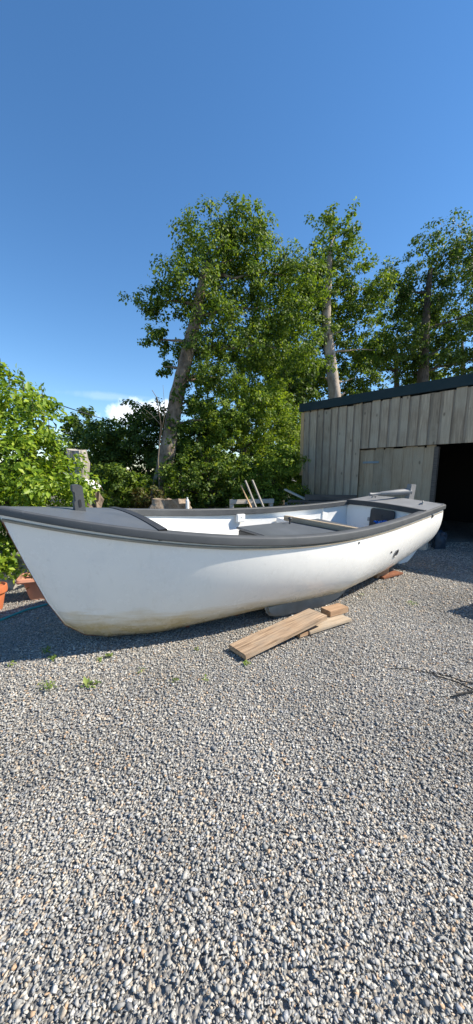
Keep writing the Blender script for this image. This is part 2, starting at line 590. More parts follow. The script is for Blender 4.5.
# ------------------------------------------------------------------ foliage
LEAF4 = np.array([[0, 0, 0], [-.5, .45, .10], [0, .45, -.02], [.5, .45, .10], [0, 1, -.06]])
LEAF4F = np.array([[0, 2, 1], [0, 3, 2], [1, 2, 4], [2, 3, 4]])


def leaf_mesh(name, P, Nrm, size, mat, parent, aspect=.5, droop=.3, sv=.24):
    n = len(P)
    Nn = Nrm + rng.normal(0, .55, (n, 3)); Nn /= np.linalg.norm(Nn, axis=1)[:, None]
    T = rng.normal(0, 1, (n, 3)); T[:, 2] -= droop
    T -= Nn * np.sum(T * Nn, 1)[:, None]; T /= np.linalg.norm(T, axis=1)[:, None] + 1e-9
    B = np.cross(T, Nn)
    S = size * np.exp(rng.normal(0, sv, n))
    L = LEAF4
    V = P[:, None, :] + S[:, None, None] * (L[None, :, 0:1] * aspect * 1.0 * B[:, None, :] + L[None, :, 1:2] * T[:, None, :] + L[None, :, 2:3] * Nn[:, None, :])
    FA = (LEAF4F[None] + (np.arange(n) * 5)[:, None, None]).reshape(-1, 3)
    return np_mesh(name, V.reshape(-1, 3), FA, mat, parent)


def clump_points(clumps, total, hollow=.55, rag=.25):
    """clumps: (x,y,z,rx,ry,rz[,w]). leaves sit in the outer layers of many small twig tufts so light and gaps come through"""
    w = np.array([(c[3] * c[4] + c[3] * c[5] + c[4] * c[5]) * (c[6] if len(c) > 6 else 1) for c in clumps]); w = w / w.sum()
    PP = []; NN = []
    for c, f in zip(clumps, w):
        n = max(10, int(total * f))
        tufts = max(6, n // 45)
        d = rng.normal(0, 1, (tufts, 3)); d /= np.linalg.norm(d, axis=1)[:, None]
        r = hollow + (1 - hollow) * rng.uniform(0, 1, tufts) ** .7
        r *= 1 + rng.normal(0, rag * .5, tufts)
        ctr = d * r[:, None]
        ti = rng.integers(0, tufts, n)
        rad = np.array(c[3:6])
        tr = .16 * rad.mean() + .09
        off = rng.normal(0, 1, (n, 3)); off /= np.linalg.norm(off, axis=1)[:, None]
        off *= (rng.uniform(0, 1, n) ** .5 * tr)[:, None] * np.array([1, 1, .7])
        p = np.array(c[:3]) + ctr[ti] * rad + off
        nn = d[ti] * .6 + off / tr * .5 + np.array([0, 0, .5])
        PP.append(p); NN.append(nn)
    P = np.concatenate(PP); N = np.concatenate(NN)
    k = P[:, 2] > .03
    return P[k], N[k]


def limb(mb, p0, p1, r0, r1, seed, sag=.1, n=7, sides=7):
    rr = random.Random(seed)
    p0 = Vector(p0); p1 = Vector(p1)
    pts = []; rad = []
    for i in range(n):
        t = i / (n - 1)
        w = math.sin(t * math.pi) * (p1 - p0).length * sag
        pts.append(p0.lerp(p1, t) + Vector((rr.uniform(-.4, .4), rr.uniform(-.4, .4), rr.uniform(.1, .8))) * w)
        rad.append(r0 + (r1 - r0) * t)
    mb.tube(pts, rad, sides, .06, seed=seed)


def tree(name, label, cat, base, trunk_pts, trunk_r, clumps, nleaf, size, leafmat, bark, group=None, aspect=.55, hollow=.5, rag=.25, extra=None, sides=14, limbs=True, droop=.3):
    t = empty(name, base, 0, label, cat, group)
    base = np.array(base)
    mb = MB()
    # resample the trunk
    tp = np.array(trunk_pts, float)
    k = np.linspace(0, len(tp) - 1, (len(tp) - 1) * 5 + 1)
    tpp = np.column_stack([np.interp(k, range(len(tp)), tp[:, i]) for i in range(3)])
    trr = np.interp(k, range(len(tp)), trunk_r)
    mb.tube((tpp - base).tolist(), trr.tolist(), sides, .07, seed=int(abs(base[0] * 100)) + 3)
    if limbs:
        for i, c in enumerate(clumps):
            cz = np.array(c[:3])
            j = int(np.clip(np.searchsorted(tpp[:, 2], cz[2] - c[5] * .8), 0, len(tpp) - 1))
            limb(mb, (tpp[j] - base).tolist(), (cz - base).tolist(), min(trr[j] * .4, .055), .008, i + 11)
    mb.build('trunk', bark, t, True)
    P, N = clump_points(clumps, nleaf, hollow, rag)
    leaf_mesh('crown', P - base, N, size, leafmat, t, aspect, droop)
    if extra: extra(t, base)
    return t


def cl(px, py, Y, rx, ry=None, rz=None, w=1):
    p = at(px, py, Y)
    return (p[0], p[1], p[2], rx, ry or rx, rz or rx, w)


# --- laurel bush left of the bow
laurel = []
for px, py, Y, r in [(-20, 430, 5.6, .75), (20, 420, 5.4, .62), (8, 393, 5.7, .42), (31, 425, 5.6, .45), (38, 452, 5.5, .45), (15, 465, 5.1, .7), (45, 485, 5.3, .6),
                     (-30, 480, 5.2, .8), (0, 520, 4.9, .6), (20, 548, 4.75, .42), (-20, 560, 4.9, .45), (65, 480, 6.0, .5), (60, 505, 5.8, .5), (-60, 400, 5.8, .8), (-80, 460, 5.6, .9),
                     (5, 555, 4.8, .3), (66, 484, 6.2, .32), (-40, 520, 5.3, .7), (30, 515, 5.6, .6)]:
    laurel.append(cl(px, py, Y, r, r * .8, r * .85))
lb = at(10, 575, 5.3); lb[2] = 0


def laurel_shoots(t, base):
    P = []; N = []
    mb = MB()
    for i, (px, py, Y, n) in enumerate([(9, 373, 5.6, 26), (22, 371, 5.65, 16), (41, 383, 5.5, 24), (-2, 377, 5.7, 14), (33, 389, 5.55, 12), (48, 413, 5.5, 12), (30, 394, 5.4, 12), (15, 381, 5.6, 16), (-15, 372, 5.7, 14), (44, 400, 5.45, 14), (55, 430, 5.5, 12), (37, 405, 5.4, 14)]):
        tip = at(px, py, Y); foot = tip + np.array([rng.uniform(-.1, .05), 0, -.55])
        s = rng.uniform(0, 1, n) ** .8
        for q in s:
            p = foot + (tip - foot) * q + rng.normal(0, .035, 3); P.append(p); N.append(np.array([rng.normal(), rng.normal(), .3]))
        mb.tube([(foot - base).tolist(), ((foot + tip) / 2 - base + .01).tolist(), (tip - base).tolist()], [.008, .006, .003], 5)
    mb.build('twig', M['bark_dark'], t)
    leaf_mesh('shoot_leaves', np.array(P) - base, np.array(N), .085, M['laurel'], t, .5, -.8)


tree('laurel_bush', 'tall bright yellow-green laurel bush with broad leaves behind the bow and flower pots', 'bush', lb.tolist(),
     [lb, lb + [.05, .1, .8], lb + [-.1, .1, 1.6]], [.07, .06, .03], laurel, 21000, .08, M['laurel'], M['bark_dark'], aspect=.52, hollow=.6, rag=.25, extra=laurel_shoots)


def bush(name, label, px0, px1, pyt, pyb, Y, n, leafn, size, mat, cat='bush', group=None, ry=.8, rmin=.35, rmax=.65, dens=1, hollow=.5, aspect=.6, ztop_extra=0, seed=1, trunk_px=None):
    """rounded plant filling an image-direction window at distance Y"""
    rr = np.random.default_rng(seed)
    cs = []
    for i in range(n):
        r = rr.uniform(rmin, rmax)
        u = rr.uniform(0, 1); vv = rr.uniform(0, 1)
        # rounded top: limit height near the sides
        edge = 1 - abs(2 * u - 1) ** 2.2 * .45
        py = pyb + (pyt - pyb) * vv * edge
        c = at(px0 + (px1 - px0) * u, py, Y + rr.uniform(-ry, ry))
        cs.append((c[0], c[1], c[2], r, r, r * .8))
    b0 = at(trunk_px or (px0 + px1) / 2, pyb, Y); b0[2] = 0
    top = at((px0 + px1) / 2, pyt + (pyb - pyt) * .35, Y)
    return tree(name, label, cat, b0.tolist(), [b0, (b0 + top) / 2 + [.1, 0, .1], top], [.1, .08, .03], cs, leafn, size, mat, M['bark_dark'], group, aspect, hollow)


# --- background trees and shrubs, left to right
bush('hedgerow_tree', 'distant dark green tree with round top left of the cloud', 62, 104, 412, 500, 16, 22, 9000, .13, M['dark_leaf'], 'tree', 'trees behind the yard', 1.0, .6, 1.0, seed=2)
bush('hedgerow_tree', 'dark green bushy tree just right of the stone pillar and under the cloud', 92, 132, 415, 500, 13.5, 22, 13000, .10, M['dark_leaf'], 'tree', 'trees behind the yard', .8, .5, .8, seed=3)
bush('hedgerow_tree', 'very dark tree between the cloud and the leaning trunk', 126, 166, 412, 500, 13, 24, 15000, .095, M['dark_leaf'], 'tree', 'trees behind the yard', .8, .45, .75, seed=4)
bush('shrub', 'mid green shrub right of the stump with the white scrap', 97, 138, 455, 512, 10.2, 14, 5500, .09, M['mid_leaf'], 'bush', 'shrubs along the yard edge', .5, .3, .5, seed=5)
bush('shrub', 'brownish low scrub with dry stems left of the leaning trunk', 128, 160, 487, 515, 9.8, 9, 2200, .08, M['brown_leaf'], 'bush', 'shrubs along the yard edge', .4, .22, .36, seed=6)
bush('shrub', 'dense dark green shrub right of the leaning trunk', 166, 246, 435, 520, 11, 32, 15000, .085, M['mid_leaf'], 'bush', 'shrubs along the yard edge', .7, .45, .75, seed=7)
bush('shrub', 'paler leafy shrub against the left corner of the shed', 240, 306, 452, 520, 10.2, 24, 12000, .07, M['light_leaf'], 'bush', 'shrubs along the yard edge', .6, .35, .6, seed=8)
bush('maple_tree', 'leafy light green tree rising between leaning trunk and shed', 185, 300, 372, 500, 12.5, 48, 40000, .08, M['light_leaf'], 'tree', 'trees behind the yard', 1.0, .5, .9, seed=9)

bush('hedgerow_tree', 'mid green bushy tree filling the gap just behind the foot of the leaning trunk', 158, 222, 398, 510, 13.2, 30, 15000, .10, M['mid_leaf'], 'tree', 'trees behind the yard', .6, .45, .75, seed=19)
# --- the leaning tree: thick pale trunk, crown above
tb = at(157, 512, 11); tb[2] = 0
lean = [tb, at(160, 495, 11), at(167, 455, 11), at(172, 425, 11), at(177, 395, 11), at(185, 363, 11), at(197, 315, 11.2), at(205, 270, 11.4)]
lc = []
for px, py, Y, r in [(215, 330, 11.5, 1.1), (250, 345, 12, 1.0), (190, 290, 11.5, 1.1), (235, 285, 12, 1.2), (275, 310, 12.4, 1.1), (210, 245, 12, 1.1), (255, 255, 12.3, 1.1), (290, 350, 12.5, 1.0), (240, 225, 12, .8),
                     (205, 375, 11, .6), (195, 400, 11, .4), (180, 425, 11.2, .35), (163, 367, 11, .32), (300, 280, 12.5, 1.0), (222, 378, 11.3, .6), (196, 345, 11, .7), (158, 340, 11.3, .5), (150, 300, 11.4, .6), (205, 420, 11.3, .4)]:
    lc.append(cl(px, py, Y, r, r, r * .75))


def ivy(t, base):
    P = []; N = []
    for i in range(900):
        k = rng.uniform(0, 1) ** 1.2
        q = 1 + k * 4
        a = np.array(lean[int(q)]); b_ = np.array(lean[min(int(q) + 1, 7)]); p = a + (b_ - a) * (q - int(q))
        th = rng.uniform(-.4, 2.0)
        d = np.array([math.cos(th), -math.sin(th) * .9, 0])
        keep = math.sin(q * 5) > -.1
        if not keep: continue
        P.append(p + d * (.22 + rng.uniform(0, .12)) + [0, 0, rng.normal(0, .1)]); N.append(d)
    leaf_mesh('ivy', np.array(P) - base, np.array(N), .085, M['dark_leaf'], t, .8)


tree('leaning_tree', 'leaning tree with thick bare grey-brown trunk behind the middle of the boat', 'tree', tb.tolist(), lean, [.36, .29, .235, .215, .205, .195, .16, .12], lc, 46000, .08, M['mid_leaf'], M['bark_pale'], None, .7, .45, .3, ivy, 18)

# --- birch behind the shed and the dark crowns over the roof
t2 = at(341, 500, 17); t2[2] = 0
birch = [t2, at(338, 430, 17), at(335, 397, 17), at(331, 363, 17), at(326, 320, 17), at(330, 250, 17)]
bc = [cl(px, py, Y, r, r, r * .8) for px, py, Y, r in [(300, 330, 17.5, 1.5), (350, 330, 18, 1.4), (330, 280, 17.5, 1.5), (365, 290, 18, 1.3), (310, 375, 18.5, 1.3), (362, 380, 18.5, 1.2), (300, 290, 17.5, 1.3), (335, 235, 17.5, 1.2), (378, 350, 18.5, 1.1), (355, 395, 18.5, 1.0), (324, 330, 17, .7), (330, 262, 17, .8), (338, 345, 17.2, .5), (318, 300, 17, .8)]]
tree('tall_tree', 'tall tree with pale bare trunk rising behind the shed roof', 'tree', t2.tolist(), birch, [.36, .32, .27, .235, .2, .1], bc, 30000, .11, M['mid_leaf'], M['bark_birch'], 'tall trees behind the shed', .7, .45, .3)
t3 = at(420, 500, 19); t3[2] = 0
rc = [cl(px, py, Y, r, r, r * .8) for px, py, Y, r in [(400, 345, 19, 1.4), (440, 350, 19, 1.3), (470, 340, 19, 1.5), (420, 300, 19.5, 1.6), (460, 290, 19, 1.6), (395, 290, 19.5, 1.3), (440, 250, 19.5, 1.4), (500, 310, 19, 1.7), (410, 375, 20, .9), (455, 368, 20, .8), (500, 360, 19.5, 1.2), (480, 250, 19.5, 1.3), (425, 368, 20, .9)]]
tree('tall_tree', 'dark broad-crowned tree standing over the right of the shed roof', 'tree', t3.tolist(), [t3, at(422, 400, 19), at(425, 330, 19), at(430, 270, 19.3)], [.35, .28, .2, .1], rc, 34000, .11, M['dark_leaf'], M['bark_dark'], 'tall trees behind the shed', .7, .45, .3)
t4 = at(280, 500, 16); t4[2] = 0
c4 = [cl(px, py, Y, r, r, r * .8) for px, py, Y, r in [(285, 385, 15.5, 1.1), (290, 420, 15, 1.0), (268, 410, 15.5, 1.0), (300, 400, 15.5, .9), (280, 440, 15, 1.0), (305, 365, 16, 1.0), (295, 455, 14.5, 1.0), (300, 370, 15, .8)]]
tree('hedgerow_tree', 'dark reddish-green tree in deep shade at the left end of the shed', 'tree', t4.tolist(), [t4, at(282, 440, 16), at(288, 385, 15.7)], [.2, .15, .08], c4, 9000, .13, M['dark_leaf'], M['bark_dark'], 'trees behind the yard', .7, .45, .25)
for px, py0, Y, hw, seed, lab in [(395, 300, 23, 1.9, 31, 'broad mid green tree farther back between the pale trunk and the dark tree'), (462, 300, 24, 2.0, 32, 'broad tree farther back at the right edge above the shed roof'), (300, 310, 21, 1.7, 33, 'bushy tree farther back just left of the pale bare trunk'), (242, 330, 20, 1.5, 34, 'bushy tree farther back behind the leafy light green tree')]:
    rr_ = np.random.default_rng(seed)
    q = at(px, 500, Y); q[2] = 0
    cs = []
    for k in range(15):
        c_ = at(px + rr_.uniform(-42, 42), py0 + rr_.uniform(0, 1) ** .8 * 125, Y + rr_.uniform(-1, 1)); cs.append((*c_, hw * rr_.uniform(.5, .75), hw * .6, hw * .5))
    tree('tall_tree', lab, 'tree', q.tolist(), [q, at(px + 3, 420, Y), at(px, py0 + 40, Y)], [.3, .22, .08], cs, 17000, .13, M['mid_leaf' if seed != 32 else 'dark_leaf'], M['bark_dark'], 'tall trees behind the shed', .7, .4, .3)
# far hedge closing the view
hp = []
for i in range(46):
    x = -30 + i * .95 + rng.uniform(-.4, .4)
    r = rng.uniform(.9, 1.4)
    hp.append((x, 21 + rng.uniform(-1, 1), rng.uniform(.6, 2.6), r * 1.2, r, r))
P, N = clump_points(hp, 22000, .4, .3)
tag(leaf_mesh('far_hedge', P, N, .26, M['dark_leaf'], None, .7), kind='stuff')

# bare sapling
sb = at(160, 500, 10.4); sb[2] = 0
mb = MB()
for i, (pts, r) in enumerate([([(160, 500), (158, 460), (161, 425), (157, 398), (152, 390)], .022), ([(161, 425), (152, 415), (143, 408)], .012), ([(160, 440), (165, 412), (163, 385)], .012), ([(159, 415), (150, 419), (141, 411)], .009)]):
    w = [at(x, y, 10.4) - sb for x, y in pts]
    if i == 0: w[0][2] = 0
    mb.tube([p.tolist() for p in w], [r * (1 - .7 * k / (len(w) - 1)) for k in range(len(w))], 6, .05)
tag(mb.build('bare_sapling', M['bark_pale']), 'thin bare leafless sapling against the sky beside the leaning trunk', 'sapling')
bpy.data.objects['bare_sapling'].location = sb.tolist()


# --- stone pillar, stump, log slab, white post
def rough_block(name, c, size, mat, jag=.06, seed=0, taper=.9, parent=None, n=6, rot=0):
    t = bmesh.new()
    bmesh.ops.create_cube(t, size=1.0)
    bmesh.ops.subdivide_edges(t, edges=list(t.edges), cuts=n, use_grid_fill=True)
    rr = np.random.default_rng(seed)
    ph = rr.uniform(0, 6, 9)
    for v in t.verts:
        x, y, z = v.co
        k = 1 - (1 - taper) * (z + .5)
        # round the corners a little
        q = 1 - .12 * (abs(2 * x) ** 4) * (abs(2 * y) ** 4)
        v.co = Vector((x * size[0] * k * q, y * size[1] * k * q, (z + .5) * size[2]))
        d = jag * (math.sin(v.co.x * 9 + ph[0]) * math.sin(v.co.z * 7 + ph[1]) + .6 * math.sin(v.co.y * 17 + ph[2]) * math.sin(v.co.z * 15 + ph[3]) + rr.normal(0, .35))
        v.co += Vector((x, y, z * .5)) * d * 2
    m = MB(); m.add(t)
    o = m.build(name, mat, parent, True, 50)
    o.location = c; o.rotation_euler = (0, 0, rot)
    return o


p = at(78, 470, 8.8)
tag(rough_block('stone_pillar', (p[0], p[1], 0), (.47, .42, 2.14), M['stone'], .05, 3, .88), 'rough pale stone pillar top showing above the laurel', 'pillar')
p = at(93, 500, 7.6)
st = tag(rough_block('tree_stump', (p[0], p[1], 0), (.32, .30, 1.42), M['bark_pale'], .07, 5, .8), 'brown tree stump beyond the foredeck with a white scrap on top', 'stump')
# white scrap of sheet on the stump
t = []
for i in range(9):
    row = []
    for j in range(7):
        u, w = i / 8 - .5, j / 6 - .5
        row.append((u * .38, w * .34, -.55 * u * u * .6 - .35 * w * w + .02 * math.sin(u * 13 + w * 9) - .12 * u))
    t.append(row)
sc_ = grid_mesh('white_scrap', np.array(t), M['whiteplastic'])
sc_.location = (p[0] - .0, p[1] - .04, 1.45)
tag(sc_, 'crumpled white plastic scrap draped over the brown stump', 'scrap')
p = at(171, 509, 9.3)
tag(rough_block('log_slab', (p[0], p[1], 0), (.84, .25, .93), M['stump'], .09, 8, 1.0, rot=.1), 'pale sawn log slab at the foot of the leaning trunk', 'log')
p = at(187.5, 509, 9.0)
m = MB(); m.lathe([(.045, 0), (.045, .9), (.04, .93), (.02, .95), (.018, 1.0)], n=14)
o = m.build('white_post', M['whiteplastic'], None, True, 40); o.location = (p[0], p[1], 0)
tag(o, 'short white plastic post beside the pale log slab', 'post')

# --- pallet with three sticks leaning on it
p0 = at(230, 505, 9.0); p1 = at(278, 502, 9.4)
pa = empty('wooden_pallet', (p0[0], p0[1], 0), math.atan2(p1[1] - p0[1], p1[0] - p0[0]), 'grey wooden pallet standing on edge behind the boat with sticks leaning on it', 'pallet')
LL = 1.2
for k, z in enumerate((.08, .33, .6, .84)):
    MB().box((LL / 2, 0, z + .045), (LL, .02, .11), None, .004).build('slat', M['grey_plank'], pa)
for x in (.06, LL / 2, LL - .06):
    MB().box((x, .055, .47), (.09, .088, .94), None, .004).build('bearer', M['grey_plank'], pa)
for i, (bx, by, tx, ty, r, mt, lab) in enumerate([(251, 507, 241, 485, .026, 'orange_board', 'orange-brown stick, leftmost of three leaning on the pallet'), (256, 507, 245.3, 480.5, .028, 'stick_grey', 'grey stick, middle one of three leaning on the pallet'), (263.5, 507, 252.3, 480, .03, 'stick_grey', 'grey stick, rightmost of three leaning on the pallet')]):
    a = at(bx, by, 8.8); c = at(tx, ty, 9.05)
    d = c - a; a0 = a - d * (a[2] / d[2])
    v = Vector(c - a0)
    m = MB(); m.box((0, 0, v.length / 2), (r * 1.6, r * 1.1, v.length), None, .004)
    o = m.build('leaning_stick', M[mt]); o.location = a0.tolist(); o.rotation_euler = v.to_track_quat('Z', 'Y').to_euler()
    tag(o, lab, 'stick', 'sticks leaning on the pallet')

# --- dark timber heap at the left of the shed, on a trestle
tr = at(322, 500, 9.0)
ang = -.25
trs = empty('timber_trestle', (tr[0], tr[1], 0), ang, 'dark timber trestle carrying old boards in front of the shed', 'trestle')
for s in (-.45, .45):
    for q in (-1, 1):
        MB().box((s, q * .18, .40), (.06, .05, .84), Matrix.Rotation(q * .25, 4, 'X'), .004).build('leg', M['dark_plank'], trs)
    MB().box((s, 0, .83), (.06, .5, .06), None, .004).build('cross_beam', M['dark_plank'], trs)
for i, (dx, dy, z, Ln, w, th, rz, tilt, lab) in enumerate([
        (.05, -.12, .895, 1.75, .16, .05, 0, 0, 'long dark board lying lowest on the trestle nearest the boat'),
        (-.02, .10, .895, 1.6, .18, .05, .03, 0, 'long dark board lying lowest on the trestle nearest the shed'),
        (.20, -.02, 1.0, 1.25, .13, .13, .02, 0, 'thick dark beam with pale end lying on top of the trestle boards'),
        (-.62, .12, 1.03, .75, .16, .035, -.15, .42, 'grey board tilted up at the left end of the trestle')]):
    m = MB(); m.box((0, 0, 0), (Ln, w, th), None, .004)
    o = m.build('old_board', M['dark_plank'] if i != 3 else M['grey_plank'])
    q = Matrix.Rotation(ang, 3, 'Z') @ Vector((dx, dy, 0))
    o.location = (tr[0] + q.x, tr[1] + q.y, z); o.rotation_euler = (0, tilt, ang + rz)
    tag(o, lab, 'board', 'old boards on the trestle')

# --- overhead wire
pA = at(20, 389, 9.5); pB = at(110, 420, 17)
d = pB - pA; pA2 = pA - d * 1.2; pB2 = pB + d * 1.0
pts = []
for i in range(33):
    q = i / 32; pp = pA2 + (pB2 - pA2) * q; pp[2] -= .22 * 4 * q * (1 - q) - .15; pts.append(pp.tolist())
m = MB(); m.tube(pts, .015, 6)
tag(m.build('overhead_wire', M['wire'], None, True), 'thin black overhead wire crossing the sky above the laurel', 'wire')

# ------------------------------------------------------------------ shed
SB = np.array([4.97, 7.34, 0.0])
E_ = np.array([-.675, .738, 0]); E_ /= np.linalg.norm(E_)
rz = math.atan2(E_[1], E_[0])          # local +x runs along the front towards the far-left corner, local +y points into... checked below
shed = empty('timber_shed', SB.tolist(), rz, 'weathered board-clad timber shed with dark open doorway and dark fascia behind the stern', 'shed')
# local x = along wall to the left corner, local y: rotate +90deg -> (-.738,-.675) = out of the wall towards the yard; inside is -y
SX0, SX1 = -3.4, 4.56
TOP, FB, HD = 3.53, 3.31, 2.2
PX = 2.72                              # upper short cladding starts here (towards the opening)
OP = .94                               # door opening edge


def boards(x0, x1, z0, z1, y, w=.17, seed=1, back=True, depth=.028, jag=.028, rec=None):
    rr = random.Random(seed)
    m = MB(); mr = MB()
    x = x0; k = 0
    while x < x1 - .01:
        ww = w * rr.uniform(.85, 1.15) if k % 2 == 0 else w * rr.uniform(.36, .52)
        ww = min(ww, x1 - x)
        yy = y + (depth if k % 2 == 0 else .004)
        jz = rr.uniform(-jag, jag)
        if k % 2 == 0:
            m.box((x + ww / 2, yy - .011, (z0 + z1) / 2 + jz / 2), (ww + .02, .022, z1 - z0 + jz), Matrix.Rotation(rr.uniform(-.003, .003), 4, 'Y'), .003)
        else:
            mr.box((x + ww / 2, yy - .011, (z0 + z1) / 2 + jz / 2), (ww + .05, .018, z1 - z0 + jz - .006), None, .002)
        x += ww; k += 1
    mr.build('recessed_boards', rec or M['shed_rec'], shed)
    return m


boards(PX, SX1 - .08, .03, FB - .01, 0, .16, 3).build('left_cladding', M['shed_up'], shed)
boards(SX0, PX - .004, HD, FB - .01, .03, .16, 4).build('upper_cladding', M['shed_up'], shed)
dr = boards(OP, PX - .02, .05, HD - .02, -.035, .16, 6, depth=.012, rec=M['shed_low']).build('door_panel', M['shed_low'], shed)
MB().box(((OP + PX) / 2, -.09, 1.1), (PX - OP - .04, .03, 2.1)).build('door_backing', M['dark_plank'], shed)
MB().box((PX - .32, .006, 1.86), (.42, .012, .05), None, .003).build('strap_hinge', M['hinge'], shed)
MB().box((SX1 - .035, .036, 2.42), (.10, .03, 1.76), None, .004).build('corner_board', M['orange_board'], shed)
MB().box(((SX0 + SX1) / 2, -.04, HD + .09), (SX1 - SX0 - .2, .08, .16), None, .003).build('door_header', M['dark_plank'], shed)
MB().box(((SX0 + SX1) / 2, .085, (TOP + FB) / 2), (SX1 - SX0 + .12, .03, TOP - FB), None, .006).build('fascia', M['fascia'], shed)
MB().box(((SX0 + SX1) / 2, -2.62, TOP - .26), (SX1 - SX0 + .10, 5.36, .07), Matrix.Rotation(R(2.2), 4, 'X')).build('roof', M['roof'], shed)
MB().box((SX1 - .06, -2.6, 1.62), (.06, 5.1, 3.24)).build('side_wall', M['shed_low'], shed)
MB().box((SX0 + .06, -2.6, 1.62), (.06, 5.1, 3.24)).build('side_wall', M['shed_low'], shed)
MB().box(((SX0 + SX1) / 2, -5.1, 1.55), (SX1 - SX0, .06, 3.1)).build('back_wall', M['shade_dark'], shed)
boards(SX0, SX0 + .5, .03, HD - .01, 0, .2, 14).build('right_cladding', M['shed_up'], shed)
MB().box((OP - .03, -.05, 1.08), (.09, .09, 2.16), None, .004).build('door_post', M['dark_plank'], shed)


def inshed(x, y): 
    q = Matrix.Rotation(rz, 3, 'Z') @ Vector((x, y, 0))
    return (SB[0] + q.x, SB[1] + q.y)


# things in the dark doorway
x_, y_ = inshed(.74, .75)
m = MB(); m.box((0, 0, .3), (.16, .10, .6), Matrix.Rotation(.06, 4, 'Y'), .006)
o = m.build('timber_block', M['grey_plank']); o.location = (x_, y_, 0); o.rotation_euler = (0, 0, rz)
tag(o, 'short upright timber block at the left of the shed doorway', 'timber')
x_, y_ = inshed(.58, .35)
o = rough_block('blue_sack', (x_, y_, 0), (.16, .15, .34), M['blue_dim'], .06, 21, .75)
tag(o, 'crumpled blue sheeting bundle in the shadow of the shed doorway', 'bundle')
x_, y_ = inshed(-.3, -1.2)
crt = empty('storage_bin', (x_, y_, 0), rz + .3, 'dark bin standing inside the shed doorway', 'bin')
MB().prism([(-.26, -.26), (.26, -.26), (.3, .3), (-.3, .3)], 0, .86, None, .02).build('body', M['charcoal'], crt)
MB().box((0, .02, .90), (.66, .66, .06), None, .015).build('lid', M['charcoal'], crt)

# ------------------------------------------------------------------ boat
X0 = np.array([-1.888, 2.797, 0.0]); YAW = R(35.2); HEEL = R(3.43); BL = 5.7
cy, sy = math.cos(YAW), math.sin(YAW)
A = np.column_stack([[cy, sy, 0], [sy, -cy, 0], [0, 0, 1]])
Hm = np.array([[1, 0, 0], [0, math.cos(HEEL), math.sin(HEEL)], [0, -math.sin(HEEL), math.cos(HEEL)]])
MM = (A @ Hm) @ np.diag([1, -1, 1])
boat = empty('rowing_boat', (0, 0, 0), 0, 'white open wooden motor boat with grey gunwale propped on planks on the gravel', 'boat')
mw = Matrix(MM.tolist()).to_4x4(); mw.translation = Vector(X0)
boat.matrix_world = mw
us = np.linspace(0, 1, 6)
PB = np.polyfit(us, [0, .74, .978, .938, .792, .673], 5)
PS = np.polyfit(us, [1.314, 1.142, 1.041, 1.013, 1.046, 1.141], 5)
def hb(x): return np.polyval(PB, np.asarray(x) / BL)
def sh(x): return np.polyval(PS, np.asarray(x) / BL)
STX = [0, .02, .085, .155, .286, .413, .575, .75, 1.1, 2.0, 3.5, 4.6, 5.2, 5.7]
STZ = [1.30, 1.22, 1.04, .86, .50, .25, .105, .045, .03, .04, .06, .12, .20, .30]
def kl(x): return np.interp(x, STX, STZ)
TX = [0, .5, 1.2, 2.2, 3.4, 4.6, 5.7]
T1V = [.356, .376, .473, .591, .732, .687, .527]; T1W = [.156, -.017, -.115, -.035, -.109, -.088, -.065]
T2V = [.67, .767, .915, 1.01, 1.107, 1.135, 1.187]; T2W = [.621, .487, .35, .361, .317, .364, .389]
def section(x, t, inset=0.0):
    """half section from keel (t=0) to gunwale (t=1): half breadth and height"""
    bb = max(hb(x) - .028 - inset, .004); k = kl(x) + inset * 1.0; s = sh(x) - .02
    k = min(k, s - .01)
    p = [(0.012, k), (np.interp(x, TX, T1V) * bb, k + np.interp(x, TX, T1W) * (s - k)), (np.interp(x, TX, T2V) * bb, k + np.interp(x, TX, T2W) * (s - k)), (bb, s)]
    a = [(1 - t) ** 3, 3 * t * (1 - t) ** 2, 3 * t * t * (1 - t), t ** 3]
    return sum(q * c[0] for q, c in zip(a, p)), sum(q * c[1] for q, c in zip(a, p))
XS = np.concatenate([np.linspace(0.004, .8, 30), np.linspace(.8, BL, 52)[1:]])
TS = np.linspace(0, 1, 26)
def hullpt(x, t, side=1, inset=0.0):
    v, w = section(x, t, inset)
    return np.array([x, -side * v, w])      # local y is -v (v>0 faces the camera)
def half(side, inset, xs=XS, ts=TS): return np.array([[hullpt(x, t, side, inset) for t in ts] for x in xs])
nearh = half(1, 0); farh = half(-1, 0)
full = np.concatenate([farh[:, ::-1], nearh], 1)
hull = grid_mesh('hull', full, M['hull'], boat, True, None)
ni = half(1, .045, XS[12:]); fi = half(-1, .045, XS[12:])
inner = grid_mesh('inner_hull', np.concatenate([fi[:, ::-1], ni], 1), M['white_in'], boat, True)
# transom
tsec = np.stack([farh[-1], nearh[-1]])
tp = np.array([farh[-1] * (1 - q) + nearh[-1] * q for q in np.linspace(0, 1, 9)])
tro = grid_mesh('transom', tp, M['hull'], boat, True)
